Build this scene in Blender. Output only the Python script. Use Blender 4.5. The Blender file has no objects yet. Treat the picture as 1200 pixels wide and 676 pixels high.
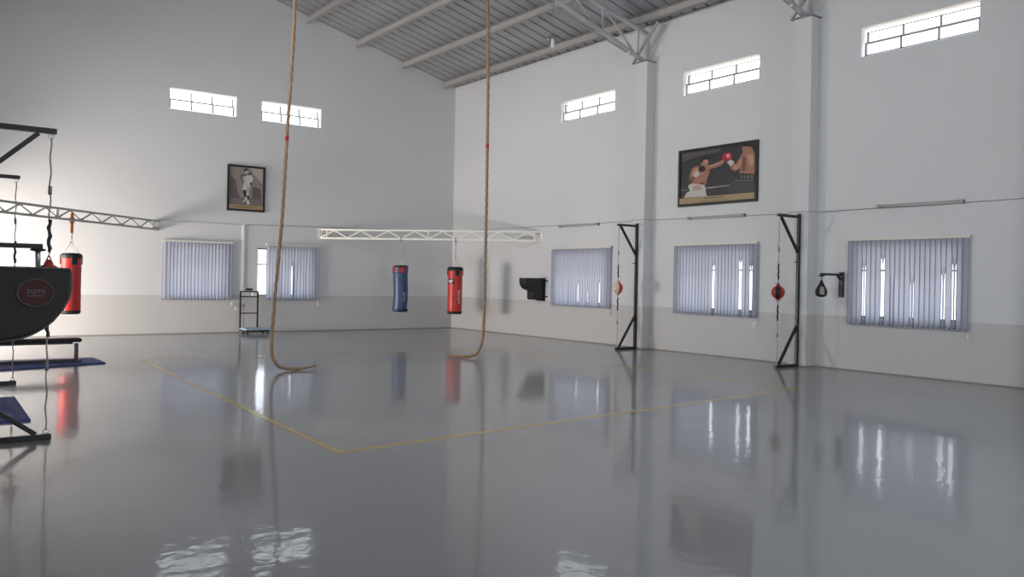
import bpy, bmesh, math, random
from mathutils import Vector, Matrix
random.seed(7)
S = bpy.context.scene
COL = S.collection
PI = math.pi

# ------------------------------------------------------------------ camera
H = 1.55
yaw, pitch, roll, FPX = 0.633507, 0.0000908, 0.0192755, 976.077
CX, CY = -14.3299, -22.2693
cam_d = bpy.data.cameras.new('camera'); cam = bpy.data.objects.new('camera', cam_d); COL.objects.link(cam)
fw = Vector((math.sin(yaw)*math.cos(pitch), math.cos(yaw)*math.cos(pitch), math.sin(pitch)))
rt = fw.cross(Vector((0, 0, 1))).normalized(); up = rt.cross(fw)
c_, s_ = math.cos(roll), math.sin(roll)
rt, up = rt*c_ + up*s_, -rt*s_ + up*c_
M = Matrix((rt, up, -fw)).transposed().to_4x4(); M.translation = Vector((CX, CY, H))
cam.matrix_world = M
cam_d.sensor_fit = 'HORIZONTAL'; cam_d.sensor_width = 36; cam_d.lens = FPX/1200*36
cam_d.shift_x = 10/1200; cam_d.shift_y = -10/1200
cam_d.clip_start = 0.02; cam_d.clip_end = 200
S.camera = cam

# ------------------------------------------------------------------ light
SKY = 4.0
S.view_settings.view_transform = 'Standard'; S.view_settings.look = 'None'
S.view_settings.gamma = 1; S.view_settings.use_curve_mapping = False
S.view_settings.exposure = -0.02
w = bpy.data.worlds.new('world'); S.world = w; w.use_nodes = True
nt = w.node_tree; nt.nodes.clear()
out = nt.nodes.new('ShaderNodeOutputWorld'); bg = nt.nodes.new('ShaderNodeBackground')
tc = nt.nodes.new('ShaderNodeTexCoord'); sep = nt.nodes.new('ShaderNodeSeparateXYZ'); rp = nt.nodes.new('ShaderNodeValToRGB')
mr = nt.nodes.new('ShaderNodeMapRange'); mr.inputs[1].default_value = -1; mr.inputs[2].default_value = 1
nt.links.new(tc.outputs['Generated'], sep.inputs[0]); nt.links.new(sep.outputs[2], mr.inputs[0])
nt.links.new(mr.outputs[0], rp.inputs[0]); nt.links.new(rp.outputs[0], bg.inputs[0]); nt.links.new(bg.outputs[0], out.inputs[0])
rp.color_ramp.elements[0].position = 0.47; rp.color_ramp.elements[0].color = (0.62, 0.56, 0.50, 1)
rp.color_ramp.elements[1].position = 0.52; rp.color_ramp.elements[1].color = (0.90, 0.94, 1.0, 1)
bg.inputs[1].default_value = SKY

XW, YB = -14.7, -24.2      # left and back walls
def area(name, loc, direction, sx, sy, power=None, color=(1, 1, 1), portal=False):
    l = bpy.data.lights.new(name, 'AREA'); l.shape = 'RECTANGLE'; l.size = sx; l.size_y = sy
    o = bpy.data.objects.new(name, l); COL.objects.link(o); o.location = loc
    o.rotation_euler = Vector(direction).to_track_quat('-Z', 'Y').to_euler()
    if portal: l.cycles.is_portal = True
    else: l.energy = power; l.color = color
    return o

# daylight coming in through the openings behind and beside the camera (door_1, door_2, high windows)
DAY = 1.0
area('daylight_door_2', (-7.6, YB-0.2, 2.1), (0, 1, 0.12), 6.0, 4.2, 45*DAY, (1.0, 0.97, 0.93))
area('daylight_door_1', (XW-1.6, -1.9, 0.66), (1, 0.40, -0.10), 3.0, 1.2, 1130*DAY, (1.0, 0.90, 0.82))
for y, e in ((-6.23, 230), (-10.49, 350), (-14.79, 270), (-19.15, 60)):
    area('daylight_left_window', (XW-0.26, y, 6.05), (1, 0.12, -0.25), 2.08, 0.54, e*DAY, (0.95, 0.97, 1.0))
for x in (-2.8, -12.5):
    area('daylight_back_window', (x, YB-0.26, 6.05), (0, 1, -0.25), 2.2, 0.54, 80*DAY, (0.95, 0.97, 1.0))

# ------------------------------------------------------------------ materials
def mat(name, col, rough=0.5, metal=0.0, bump=0.0, bscale=60, var=0.0, vscale=3.0, spec=None):
    m = bpy.data.materials.new(name); m.use_nodes = True
    n = m.node_tree; b = n.nodes['Principled BSDF']
    b.inputs['Base Color'].default_value = (*col, 1); b.inputs['Roughness'].default_value = rough; b.inputs['Metallic'].default_value = metal
    if spec is not None: b.inputs['Specular IOR Level'].default_value = spec
    t = n.nodes.new('ShaderNodeTexCoord')
    nz = n.nodes.new('ShaderNodeTexNoise'); nz.inputs['Scale'].default_value = vscale; nz.inputs['Detail'].default_value = 4
    n.links.new(t.outputs['Object'], nz.inputs['Vector'])
    mx = n.nodes.new('ShaderNodeMix'); mx.data_type = 'RGBA'
    v = max(var, 0.03)
    mx.inputs[6].default_value = (*[c*(1-v) for c in col], 1); mx.inputs[7].default_value = (*[min(1, c*(1+v)) for c in col], 1)
    n.links.new(nz.outputs['Fac'], mx.inputs[0]); n.links.new(mx.outputs[2], b.inputs['Base Color'])
    if bump:
        n2 = n.nodes.new('ShaderNodeTexNoise'); n2.inputs['Scale'].default_value = bscale
        n.links.new(t.outputs['Object'], n2.inputs['Vector'])
        bp = n.nodes.new('ShaderNodeBump'); bp.inputs['Strength'].default_value = bump; bp.inputs['Distance'].default_value = 0.01
        n.links.new(n2.outputs['Fac'], bp.inputs['Height']); n.links.new(bp.outputs[0], b.inputs['Normal'])
    return m

def wall_material():
    m = bpy.data.materials.new('wall_paint'); m.use_nodes = True; n = m.node_tree; L = n.links
    b = n.nodes['Principled BSDF']; b.inputs['Roughness'].default_value = 0.5; b.inputs['Specular IOR Level'].default_value = 0.3
    g = n.nodes.new('ShaderNodeNewGeometry'); sp = n.nodes.new('ShaderNodeSeparateXYZ'); L.new(g.outputs['Position'], sp.inputs[0])
    step = n.nodes.new('ShaderNodeMath'); step.operation = 'GREATER_THAN'; step.inputs[1].default_value = 1.0; L.new(sp.outputs[2], step.inputs[0])
    nz = n.nodes.new('ShaderNodeTexNoise'); nz.inputs['Scale'].default_value = 0.7; nz.inputs['Detail'].default_value = 5; L.new(g.outputs['Position'], nz.inputs['Vector'])
    up_ = n.nodes.new('ShaderNodeMix'); up_.data_type = 'RGBA'; up_.inputs[6].default_value = (0.665, 0.675, 0.685, 1); up_.inputs[7].default_value = (0.71, 0.72, 0.73, 1)
    lo_ = n.nodes.new('ShaderNodeMix'); lo_.data_type = 'RGBA'; lo_.inputs[6].default_value = (0.53, 0.525, 0.52, 1); lo_.inputs[7].default_value = (0.59, 0.585, 0.575, 1)
    L.new(nz.outputs['Fac'], up_.inputs[0]); L.new(nz.outputs['Fac'], lo_.inputs[0])
    mx = n.nodes.new('ShaderNodeMix'); mx.data_type = 'RGBA'; L.new(step.outputs[0], mx.inputs[0]); L.new(lo_.outputs[2], mx.inputs[6]); L.new(up_.outputs[2], mx.inputs[7])
    # scuffed dirt along the floor edge
    d = n.nodes.new('ShaderNodeMapRange'); d.inputs[1].default_value = 0.0; d.inputs[2].default_value = 0.035; L.new(sp.outputs[2], d.inputs[0])
    dm = n.nodes.new('ShaderNodeMix'); dm.data_type = 'RGBA'; dm.inputs[6].default_value = (0.20, 0.17, 0.13, 1); L.new(d.outputs[0], dm.inputs[0]); L.new(mx.outputs[2], dm.inputs[7])
    L.new(dm.outputs[2], b.inputs['Base Color'])
    n2 = n.nodes.new('ShaderNodeTexNoise'); n2.inputs['Scale'].default_value = 1.6; n2.inputs['Detail'].default_value = 8; L.new(g.outputs['Position'], n2.inputs['Vector'])
    bp = n.nodes.new('ShaderNodeBump'); bp.inputs['Strength'].default_value = 0.25; bp.inputs['Distance'].default_value = 0.02
    L.new(n2.outputs['Fac'], bp.inputs['Height']); L.new(bp.outputs[0], b.inputs['Normal'])
    return m

def floor_material():
    m = bpy.data.materials.new('epoxy_floor'); m.use_nodes = True; n = m.node_tree; L = n.links
    b = n.nodes['Principled BSDF']; b.inputs['IOR'].default_value = 1.5; b.inputs['Specular IOR Level'].default_value = 0.5; b.inputs['Roughness'].default_value = 0.40; b.inputs['Coat Weight'].default_value = 0.72; b.inputs['Coat IOR'].default_value = 1.45
    g = n.nodes.new('ShaderNodeNewGeometry')
    nz = n.nodes.new('ShaderNodeTexNoise'); nz.inputs['Scale'].default_value = 0.9; nz.inputs['Detail'].default_value = 7; L.new(g.outputs['Position'], nz.inputs['Vector'])
    mx = n.nodes.new('ShaderNodeMix'); mx.data_type = 'RGBA'; mx.inputs[6].default_value = (0.238, 0.248, 0.262, 1); mx.inputs[7].default_value = (0.284, 0.294, 0.308, 1)
    L.new(nz.outputs['Fac'], mx.inputs[0]); L.new(mx.outputs[2], b.inputs['Base Color'])
    r = n.nodes.new('ShaderNodeMapRange'); r.inputs[1].default_value = 0.3; r.inputs[2].default_value = 0.7; r.inputs[3].default_value = 0.04; r.inputs[4].default_value = 0.085
    L.new(nz.outputs['Fac'], r.inputs[0]); L.new(r.outputs[0], b.inputs['Coat Roughness'])
    mp = n.nodes.new('ShaderNodeMapping'); mp.inputs['Scale'].default_value = (1.0, 1.0, 1.0); L.new(g.outputs['Position'], mp.inputs[0])
    n2 = n.nodes.new('ShaderNodeTexNoise'); n2.inputs['Scale'].default_value = 7.0; n2.inputs['Detail'].default_value = 2; L.new(mp.outputs[0], n2.inputs['Vector'])
    bp = n.nodes.new('ShaderNodeBump'); bp.inputs['Strength'].default_value = 0.9; bp.inputs['Distance'].default_value = 0.0022
    L.new(n2.outputs['Fac'], bp.inputs['Height']); L.new(bp.outputs[0], b.inputs['Normal']); L.new(bp.outputs[0], b.inputs['Coat Normal'])
    return m

def slat_material(nm='blind_fabric', k=1.0):
    m = bpy.data.materials.new(nm); m.use_nodes = True; n = m.node_tree; L = n.links; n.nodes.clear()
    o = n.nodes.new('ShaderNodeOutputMaterial'); a = n.nodes.new('ShaderNodeAddShader')
    d = n.nodes.new('ShaderNodeBsdfDiffuse'); d.inputs[0].default_value = (0.27*(0.5+k/2), 0.285*(0.5+k/2), 0.35*(0.5+k/2), 1)
    t = n.nodes.new('ShaderNodeBsdfTranslucent')
    tc = n.nodes.new('ShaderNodeNewGeometry'); nz = n.nodes.new('ShaderNodeTexNoise'); nz.inputs['Scale'].default_value = 40
    L.new(tc.outputs['Position'], nz.inputs['Vector'])
    mx = n.nodes.new('ShaderNodeMix'); mx.data_type = 'RGBA'; mx.inputs[6].default_value = (0.215*k, 0.222*k, 0.258*k, 1); mx.inputs[7].default_value = (0.24*k, 0.248*k, 0.285*k, 1)
    L.new(nz.outputs['Fac'], mx.inputs[0]); L.new(mx.outputs[2], t.inputs[0])
    L.new(d.outputs[0], a.inputs[0]); L.new(t.outputs[0], a.inputs[1]); L.new(a.outputs[0], o.inputs[0])
    return m

def glass_material():
    m = bpy.data.materials.new('window_glass'); m.use_nodes = True; n = m.node_tree; L = n.links; n.nodes.clear()
    o = n.nodes.new('ShaderNodeOutputMaterial'); mx = n.nodes.new('ShaderNodeMixShader')
    t = n.nodes.new('ShaderNodeBsdfTransparent'); t.inputs[0].default_value = (0.93, 0.95, 0.96, 1)
    g = n.nodes.new('ShaderNodeBsdfGlossy'); g.inputs['Roughness'].default_value = 0.03
    mx.inputs[0].default_value = 0.07
    L.new(t.outputs[0], mx.inputs[1]); L.new(g.outputs[0], mx.inputs[2]); L.new(mx.outputs[0], o.inputs[0])
    return m

def deck_material():
    m = mat('roof_sheet', (0.36, 0.365, 0.39), 0.42, 0.25, var=0.12, vscale=0.8)
    return m

WALL = wall_material(); FLOOR = floor_material(); SLAT = slat_material(); OVERLAP = slat_material('blind_fabric_overlap_shade', 0.38); GLASS = glass_material(); DECK = deck_material()
PURLIN = mat('purlin_paint', (0.42, 0.40, 0.385), 0.5, var=0.1)
TRUSS = mat('truss_paint', (0.50, 0.51, 0.53), 0.5, var=0.1)
FRAMEW = mat('window_frame_paint', (0.30, 0.30, 0.32), 0.5)
WHITE = mat('white_paint', (0.78, 0.78, 0.75), 0.45, var=0.05)
CREAM = mat('cream_plastic', (0.75, 0.73, 0.66), 0.5)
BLACKM = mat('black_steel', (0.018, 0.018, 0.020), 0.4, 0.2, var=0.3)
BLACKL = mat('black_leather', (0.013, 0.013, 0.014), 0.6, 0, bump=0.12, bscale=150, var=0.2)
RED = mat('red_vinyl', (0.56, 0.03, 0.025), 0.38, 0, bump=0.3, bscale=25, var=0.12)
DRED = mat('dark_red_vinyl', (0.40, 0.025, 0.025), 0.4, 0, bump=0.2, bscale=25, var=0.12)
BLUE = mat('blue_vinyl', (0.045, 0.085, 0.20), 0.4, 0, bump=0.4, bscale=18, var=0.2)
PALE = mat('pale_vinyl', (0.75, 0.58, 0.52), 0.45, 0, var=0.1)
CHROME = mat('chain_steel', (0.55, 0.55, 0.55), 0.3, 0.9)
STEELD = mat('dull_steel', (0.30, 0.30, 0.31), 0.45, 0.6)
WEB = mat('grey_webbing', (0.60, 0.60, 0.60), 0.8)
ROPE = mat('manila_rope', (0.38, 0.245, 0.15), 0.85, 0, bump=0.6, bscale=90, var=0.25, vscale=12)
REDT = mat('red_tape', (0.55, 0.02, 0.03), 0.6)
YEL = mat('yellow_line_paint', (0.56, 0.40, 0.10), 0.22, 0, var=0.3, vscale=2)
MATB = mat('blue_gym_mat', (0.045, 0.07, 0.24), 0.75, 0, bump=0.4, bscale=80, var=0.1)
SCALEB = mat('pale_blue_enamel', (0.30, 0.42, 0.52), 0.4)
ORNG = mat('orange_strap', (0.42, 0.16, 0.06), 0.8)
PIPING = mat('grey_piping', (0.09, 0.09, 0.09), 0.6)
LOGOR = mat('maroon_badge', (0.045, 0.005, 0.007), 0.6)
LOGOW = mat('badge_lettering', (0.13, 0.09, 0.10), 0.6)
PWHITE = mat('printed_white', (0.72, 0.70, 0.68), 0.5)
TUBE = mat('grey_batten', (0.36, 0.36, 0.37), 0.5)
CABLE = mat('grey_cable', (0.36, 0.36, 0.37), 0.6)
BEAMG = mat('beam_cream_paint', (0.85, 0.84, 0.78), 0.45, var=0.06)
BEAM2 = mat('beam_backlit_shade', (0.47, 0.49, 0.47), 0.45, var=0.06)  # greyer tone for the left beam, its backlit shade put into the colour

# ------------------------------------------------------------------ mesh builder
ORG = {}
class MB:
    def __init__(s): s.bm = bmesh.new(); s.mi = 0; s.T = None
    def _v(s, p):
        if s.T: p = s.T(*p)
        return s.bm.verts.new(p)
    def _f(s, vs, smooth=False):
        try: f = s.bm.faces.new(vs)
        except ValueError: return
        f.material_index = s.mi; f.smooth = smooth
    def box(s, x0, x1, y0, y1, z0, z1):
        v = [s._v((x, y, z)) for x in (x0, x1) for y in (y0, y1) for z in (z0, z1)]
        for q in ((0, 1, 3, 2), (4, 6, 7, 5), (0, 4, 5, 1), (2, 3, 7, 6), (0, 2, 6, 4), (1, 5, 7, 3)): s._f([v[i] for i in q])
        return s
    def bar(s, a, b, w_, h_, hint=(0, 0, 1)):
        a = Vector(a); b = Vector(b); d = (b-a).normalized(); hv = Vector(hint)
        if abs(d.dot(hv)) > 0.98: hv = Vector((1, 0, 0))
        u = d.cross(hv).normalized(); v = u.cross(d).normalized()
        vs = [s._v(tuple(p + u*sx*w_/2 + v*sy*h_/2)) for p in (a, b) for sx, sy in ((-1, -1), (1, -1), (1, 1), (-1, 1))]
        for q in ((0, 1, 2, 3), (7, 6, 5, 4), (0, 4, 5, 1), (1, 5, 6, 2), (2, 6, 7, 3), (3, 7, 4, 0)): s._f([vs[i] for i in q])
        return s
    def tube(s, pts, r, n=8, rf=None, smooth=True, closed=False):
        pts = [Vector(p) for p in pts]; N = len(pts); rings = []
        ref = Vector((0.31, 0.2, 0.93)); pu = None
        for i, p in enumerate(pts):
            if closed: d = (pts[(i+1) % N]-pts[i-1]).normalized()
            else: d = (pts[min(i+1, N-1)]-pts[max(i-1, 0)]).normalized()
            if pu is None:
                pu = d.cross(ref).normalized()
            else:
                pu = (pu - d*pu.dot(d)).normalized()
            v = d.cross(pu)
            ring = []
            for k in range(n):
                a = 2*PI*k/n
                rr = rf(i, a) if rf else r
                ring.append(s._v(tuple(p + pu*math.cos(a)*rr + v*math.sin(a)*rr)))
            rings.append(ring)
        M_ = N if closed else N-1
        for i in range(M_):
            A, B = rings[i], rings[(i+1) % N]
            for k in range(n): s._f([A[k], A[(k+1) % n], B[(k+1) % n], B[k]], smooth)
        if not closed: s._f(rings[0][::-1]); s._f(rings[-1])
        return s
    def lathe(s, c, prof, n=24, squash=(1, 1), off=None, a0=0.0, a1=2*PI):
        cx, cy, cz = c; rings = []; full = abs(a1-a0-2*PI) < 1e-6
        m = n if full else n+1
        for (r, z) in prof:
            ox, oy = off(z) if off else (0, 0)
            rings.append([s._v((cx+ox+r*squash[0]*math.cos(a0+(a1-a0)*k/n), cy+oy+r*squash[1]*math.sin(a0+(a1-a0)*k/n), cz+z)) for k in range(m)])
        for A, B in zip(rings, rings[1:]):
            for k in range(n): s._f([A[k], A[(k+1) % m], B[(k+1) % m], B[k]], True)
        if full: s._f(rings[0][::-1]); s._f(rings[-1])
        return s
    def prism(s, poly, d0, d1, P):
        """poly in 2D, P(a,b,d)->3D"""
        A = [s._v(P(a, b, d0)) for a, b in poly]; B = [s._v(P(a, b, d1)) for a, b in poly]; n = len(poly)
        s._f(A[::-1]); s._f(B)
        for i in range(n): s._f([A[i], A[(i+1) % n], B[(i+1) % n], B[i]])
        return s
    def link(s, c, d, side, L_, W_, r):
        c = Vector(c); d = Vector(d).normalized(); side = Vector(side).normalized()
        pts = []
        for k in range(12):
            a = 2*PI*k/12
            pts.append(c + d*(math.cos(a)*W_/2 + (L_/2-W_/2)*(1 if math.cos(a) > 0 else -1)) + side*math.sin(a)*W_/2)
        return s.tube(pts, r, 6, closed=True)
    def chain(s, a, b, pitch=0.035, W_=0.024, r=0.004):
        a = Vector(a); b = Vector(b); d = b-a; n = max(1, round(d.length/pitch)); st = d/n
        ref = Vector((1, 0, 0)) if abs(d.normalized().x) < 0.9 else Vector((0, 1, 0))
        u = d.cross(ref).normalized(); v = d.cross(u).normalized()
        for i in range(n): s.link(a+st*(i+0.5), d, u if i % 2 else v, st.length+2*r*1.6, W_, r)
        return s
    def build(s, name, m, parent=None, bevel=0.0):
        me = bpy.data.meshes.new(name); 
        bmesh.ops.recalc_face_normals(s.bm, faces=s.bm.faces)
        o = bpy.data.objects.new(name, me); COL.objects.link(o)
        org = Vector((0, 0, 0))
        if parent is not None:
            o.parent = parent; org = ORG.get(parent.name, org)
        if org.length: bmesh.ops.translate(s.bm, verts=s.bm.verts, vec=-org)
        s.bm.to_mesh(me); s.bm.free()
        for mm in (m if isinstance(m, (list, tuple)) else [m]): me.materials.append(mm)
        ORG[o.name] = org
        if bevel:
            b = o.modifiers.new('bevel', 'BEVEL'); b.width = bevel; b.segments = 2; b.limit_method = 'ANGLE'; b.angle_limit = 0.6
        return o

def tag(o, label=None, cat=None, group=None, kind=None):
    if label: o['label'] = label
    if cat: o['category'] = cat
    if group: o['group'] = group
    if kind: o['kind'] = kind
    return o
def thing(name, loc, label=None, cat=None, group=None, kind=None):
    o = bpy.data.objects.new(name, None); COL.objects.link(o); o.location = loc; o.empty_display_size = 0.1
    ORG[o.name] = Vector(loc)
    return tag(o, label, cat, group, kind)
def solo(mb, name, m, loc, **k):
    """single-mesh thing with its origin at loc"""
    me_o = None
    bmesh.ops.translate(mb.bm, verts=mb.bm.verts, vec=-Vector(loc))
    bev = k.pop('bevel', 0)
    o = mb.build(name, m, None, bev); o.location = loc; ORG[o.name] = Vector(loc)
    return tag(o, **k)

# wall-local frames: (a along wall, n into the room, z)
TR = {'right': lambda a, n, z: (-n, a, z), 'gable': lambda a, n, z: (a, -n, z),
      'left': lambda a, n, z: (XW+n, a, z), 'back': lambda a, n, z: (a, YB+n, z)}
def WMB(wl):
    m = MB(); m.T = TR[wl]; return m

# ------------------------------------------------------------------ walls, floor, roof
EAVE = 7.62; SL = 0.25; RIDGE = XW/2
def roofz(x): return EAVE + SL*min(-x, x-XW)
HW = (5.78, 6.32); LW = (0.98, 2.30)
TH = 0.25
right_high = [(-7.27, -5.19), (-11.52, -9.46), (-15.83, -13.75), (-20.2, -18.1)]
right_low = [(-7.15, -5.12), (-11.45, -9.47), (-15.63, -13.72)]
gable_high = [(-8.67, -6.95), (-6.26, -4.53)]
gable_low = [(-8.66, -7.14), (-6.30, -4.68)]
left_high = [(-7.27, -5.19), (-11.52, -9.46), (-15.83, -13.75), (-20.2, -18.1)]
DOORL = (-3.4, -0.25, 0.0, 1.95)
DOORB = (-10.6, -4.6, 0.0, 4.2)
back_high = [(-3.9, -1.7), (-13.6, -11.4)]

def holed(wl, a0, a1, z0, z1, holes):
    m = WMB(wl)
    xs = sorted({a0, a1, *[h[0] for h in holes], *[h[1] for h in holes]}); zs = sorted({z0, z1, *[h[2] for h in holes], *[h[3] for h in holes]})
    for i in range(len(xs)-1):
        k = 0
        while k < len(zs)-1:
            def solid(k_):
                ca, cz = (xs[i]+xs[i+1])/2, (zs[k_]+zs[k_+1])/2
                return not any(h[0] < ca < h[1] and h[2] < cz < h[3] for h in holes)
            if solid(k):
                j = k
                while j+1 < len(zs)-1 and solid(j+1): j += 1
                m.box(xs[i], xs[i+1], -TH, 0, zs[k], zs[j+1]); k = j+1
            else: k += 1
    return m
H4 = lambda L_, zz: [(a, b, *zz) for a, b in L_]
tag(holed('right', YB, 0, 0, EAVE, H4(right_high, HW)+H4(right_low, LW)).build('wall_right', WALL), kind='structure')
tag(holed('left', YB, 0, 0, EAVE, H4(left_high, HW)+[DOORL]).build('wall_left', WALL), kind='structure')
for wl, nm, holes in (('gable', 'wall_front', H4(gable_high, HW)+H4(gable_low, LW)), ('back', 'wall_back', H4(back_high, HW)+[DOORB])):
    m = holed(wl, XW-TH, TH, 0, EAVE, holes)
    m.prism([(XW-TH, EAVE), (TH, EAVE), (TH, EAVE-SL*TH+0.02), (RIDGE, roofz(RIDGE)+0.02), (XW-TH, EAVE-SL*TH+0.02)][0:1] + [(TH, EAVE), (RIDGE, roofz(RIDGE)+0.01)], -TH, 0, lambda a, b, d: (a, d, b))
    tag(m.build(nm, WALL), kind='structure')
m = MB(); m.box(XW-TH, TH, YB-TH, TH, -0.2, 0); tag(m.build('floor', FLOOR), kind='structure')

# pilasters
def column(wl, a, d):
    m = WMB(wl); m.box(a-0.20, a+0.20, 0, d, 0, 6.70); return m
for k, y in enumerate((-8.40, -12.70, -17.0, -21.3)):
    tag(column('right', y, 0.27).build('wall_right_column', WALL), kind='structure')
for k, y in enumerate((-8.95, -13.30, -17.3)):
    tag(column('left', y, 0.27).build('wall_left_column', WALL), kind='structure')

# corrugated deck
def deck():
    m = MB(); pitch = 0.36; y = TH; prof = []
    while y > YB-TH:
        prof += [(y, 0.0), (y-0.285, 0.0), (y-0.300, 0.05), (y-0.345, 0.05)]; y -= pitch
    rows = []
    for x in (TH+0.02, RIDGE, XW-TH-0.02):
        rows.append([m._v((x, yy, roofz(x)+0.02+dz)) for yy, dz in prof])
    for A, B in zip(rows, rows[1:]):
        for i in range(len(prof)-1): m._f([A[i], A[i+1], B[i+1], B[i]])
    return m
ck = deck().build('ceiling', DECK); tag(ck, kind='structure')
sm = ck.modifiers.new('solid', 'SOLIDIFY'); sm.thickness = 0.012; sm.offset = 1
# C-section purlins
for k, d in enumerate((0.42, 1.90, 3.42, 4.95, 6.50)):
    for x in (-d, XW+d):
        zt = roofz(x)+0.015; m = MB(); y0, y1 = YB, 0.0; sx = 1 if x > RIDGE else -1
        m.box(x-0.003, x+0.003, y0, y1, zt-0.20, zt)
        m.box(min(x, x-sx*0.07), max(x, x-sx*0.07), y0, y1, zt-0.205, zt-0.197)
        m.box(min(x, x-sx*0.07), max(x, x-sx*0.07), y0, y1, zt-0.02, zt-0.012)
        m.box(min(x-sx*0.07, x-sx*0.064), max(x-sx*0.07, x-sx*0.064), y0, y1, zt-0.205, zt-0.18)
        tag(m.build('ceiling_purlin', PURLIN), kind='structure')
# roof trusses on the pilasters
def truss(y):
    r = thing('ceiling_truss', (RIDGE, y, 6.7), kind='structure')
    for side in (0, 1):
        X = (lambda d: -d) if side == 0 else (lambda d: XW+d)
        bot = lambda d: 6.76+0.325*(d-0.3); top = lambda d: EAVE-0.24+SL*d
        m = MB()
        for dy in (-0.03, 0.03): m.bar((X(0.08), y+dy, bot(0.08)+0.03), (X(7.34), y+dy, bot(7.34)), 0.055, 0.055)
        m.build('bottom_chord', TRUSS, r)
        m = MB(); m.bar((X(0.02), y, top(0.02)), (X(7.35), y, top(7.35)), 0.10, 0.07); m.build('top_chord', TRUSS, r)
        m = MB(); ds = [0.06, 0.38, 1.5, 2.7, 3.9, 5.1, 6.3]
        for d in ds: m.bar((X(d), y, bot(d)), (X(d), y, top(d)), 0.035, 0.035)
        for d0, d1 in zip(ds[1:], ds[2:]): m.bar((X(d0), y, bot(d0)), (X(d1), y, top(d1)), 0.035, 0.035)
        m.build('web_members', TRUSS, r)
        m = MB(); m.box(min(X(0.0), X(0.34)), max(X(0.0), X(0.34)), y-0.24, y+0.24, 6.70, 6.72); m.build('bearing_plate', STEELD, r)
        m = MB(); m.bar((X(0.27), y+0.25, 6.76), (X(0.30), y-0.55, 7.52), 0.055, 0.055); m.build('knee_brace', TRUSS, r)
        m = MB(); m.tube([(X(0.75), y-0.06, 6.83), (X(7.0), y-0.06, 8.45)], 0.018, 6); m.build('tie_rod', TRUSS, r)
        m = MB(); m.lathe((X(0.75), y-0.06, 6.80), [(0.015, 0), (0.04, 0.01), (0.04, 0.05), (0.015, 0.06)], 10); m.build('rod_nut', WHITE, r)
for y in (-8.40, -12.70, -17.0, -21.3): truss(y)

# ------------------------------------------------------------------ windows
wn = [0]
def high_window(wl, a0, a1, flip):
    wn[0] += 1
    z0, z1 = HW
    r = thing('window_%d' % wn[0], TR[wl]((a0+a1)/2, -TH, z0), kind='structure')
    zm = (z0+z1)/2 - 0.01; a0_, a1_ = (a0+0.02, a1-0.02) if wl != 'right' else (a0+0.02, a1-0.07); a1_ = a1-0.07 if wl == 'gable' else a1_; W_ = (a1_-a0_)/3
    for nm, n_, u, v in (('lower_sash', -0.05, z0+0.02, zm), ('upper_sash', -0.12, zm, z1-0.075)):
        m = WMB(wl); t = 0.015
        m.box(a0_, a1_, n_-t, n_+t, u-t if nm == 'upper_sash' else u, u+t); m.box(a0_, a1_, n_-t, n_+t, v-t, v)
        for k in range(4):
            c = a0_+W_*k; m.box(c-t, c+t, n_-t, n_+t, u, v)
        f = m.build(nm, FRAMEW, r)
        m = WMB(wl); m.box(a0_+0.01, a1_-0.01, n_-0.003, n_+0.003, u+0.01, v-0.01); m.build('glass', GLASS, f)
def low_window(wl, a0, a1):
    wn[0] += 1
    z0, z1 = LW
    r = thing('window_%d' % wn[0], TR[wl]((a0+a1)/2, -TH, z0), kind='structure')
    m = WMB(wl); t = 0.045
    for (p, q, u, v) in ((a0, a1, z0, z0+t), (a0, a1, z1-t, z1), (a0, a0+t, z0, z1), (a1-t, a1, z0, z1), (a0, a1, z0+0.86, z0+0.89)): m.box(p, q, -0.16, -0.10, u, v)
    for k in (1, 2):
        c = a0+(a1-a0)*k/3; m.box(c-0.02, c+0.02, -0.16, -0.10, z0, z1)
    m.build('window_frame', FRAMEW, r)
    m = WMB(wl); m.box(a0+0.02, a1-0.02, -0.133, -0.127, z0+0.02, z1-0.02); m.build('glass', GLASS, r)
    m = WMB(wl); m.box(a0-0.15, a1+0.15, -TH-0.95, -TH, z1+0.06, z1+0.14); m.build('added_sunshade', WALL, r)  # unseen slab added outside so the blinds darken towards the top
    m = WMB(wl); m.box(a0-0.03, a1+0.03, -TH-0.04, -TH+0.0, z0-0.05, z0); m.build('outer_sill', WALL, r)
for a0, a1 in right_high: high_window('right', a0, a1, 0)
for a0, a1 in gable_high: high_window('gable', a0, a1, 0)
for a0, a1 in left_high: high_window('left', a0, a1, 0)
for a0, a1 in back_high: high_window('back', a0, a1, 0)
for a0, a1 in right_low: low_window('right', a0, a1)
for a0, a1 in gable_low: low_window('gable', a0, a1)
def doorframe(name, wl, D):
    m = WMB(wl)
    m.box(D[0]-0.06, D[0], -TH-0.01, 0.02, 0, D[3]+0.06); m.box(D[1], D[1]+0.06, -TH-0.01, 0.02, 0, D[3]+0.06); m.box(D[0], D[1], -TH-0.01, 0.02, D[3], D[3]+0.06)
    tag(m.build(name, STEELD), kind='structure')
doorframe('door_1', 'left', DOORL); doorframe('door_2', 'back', DOORB)
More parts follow.
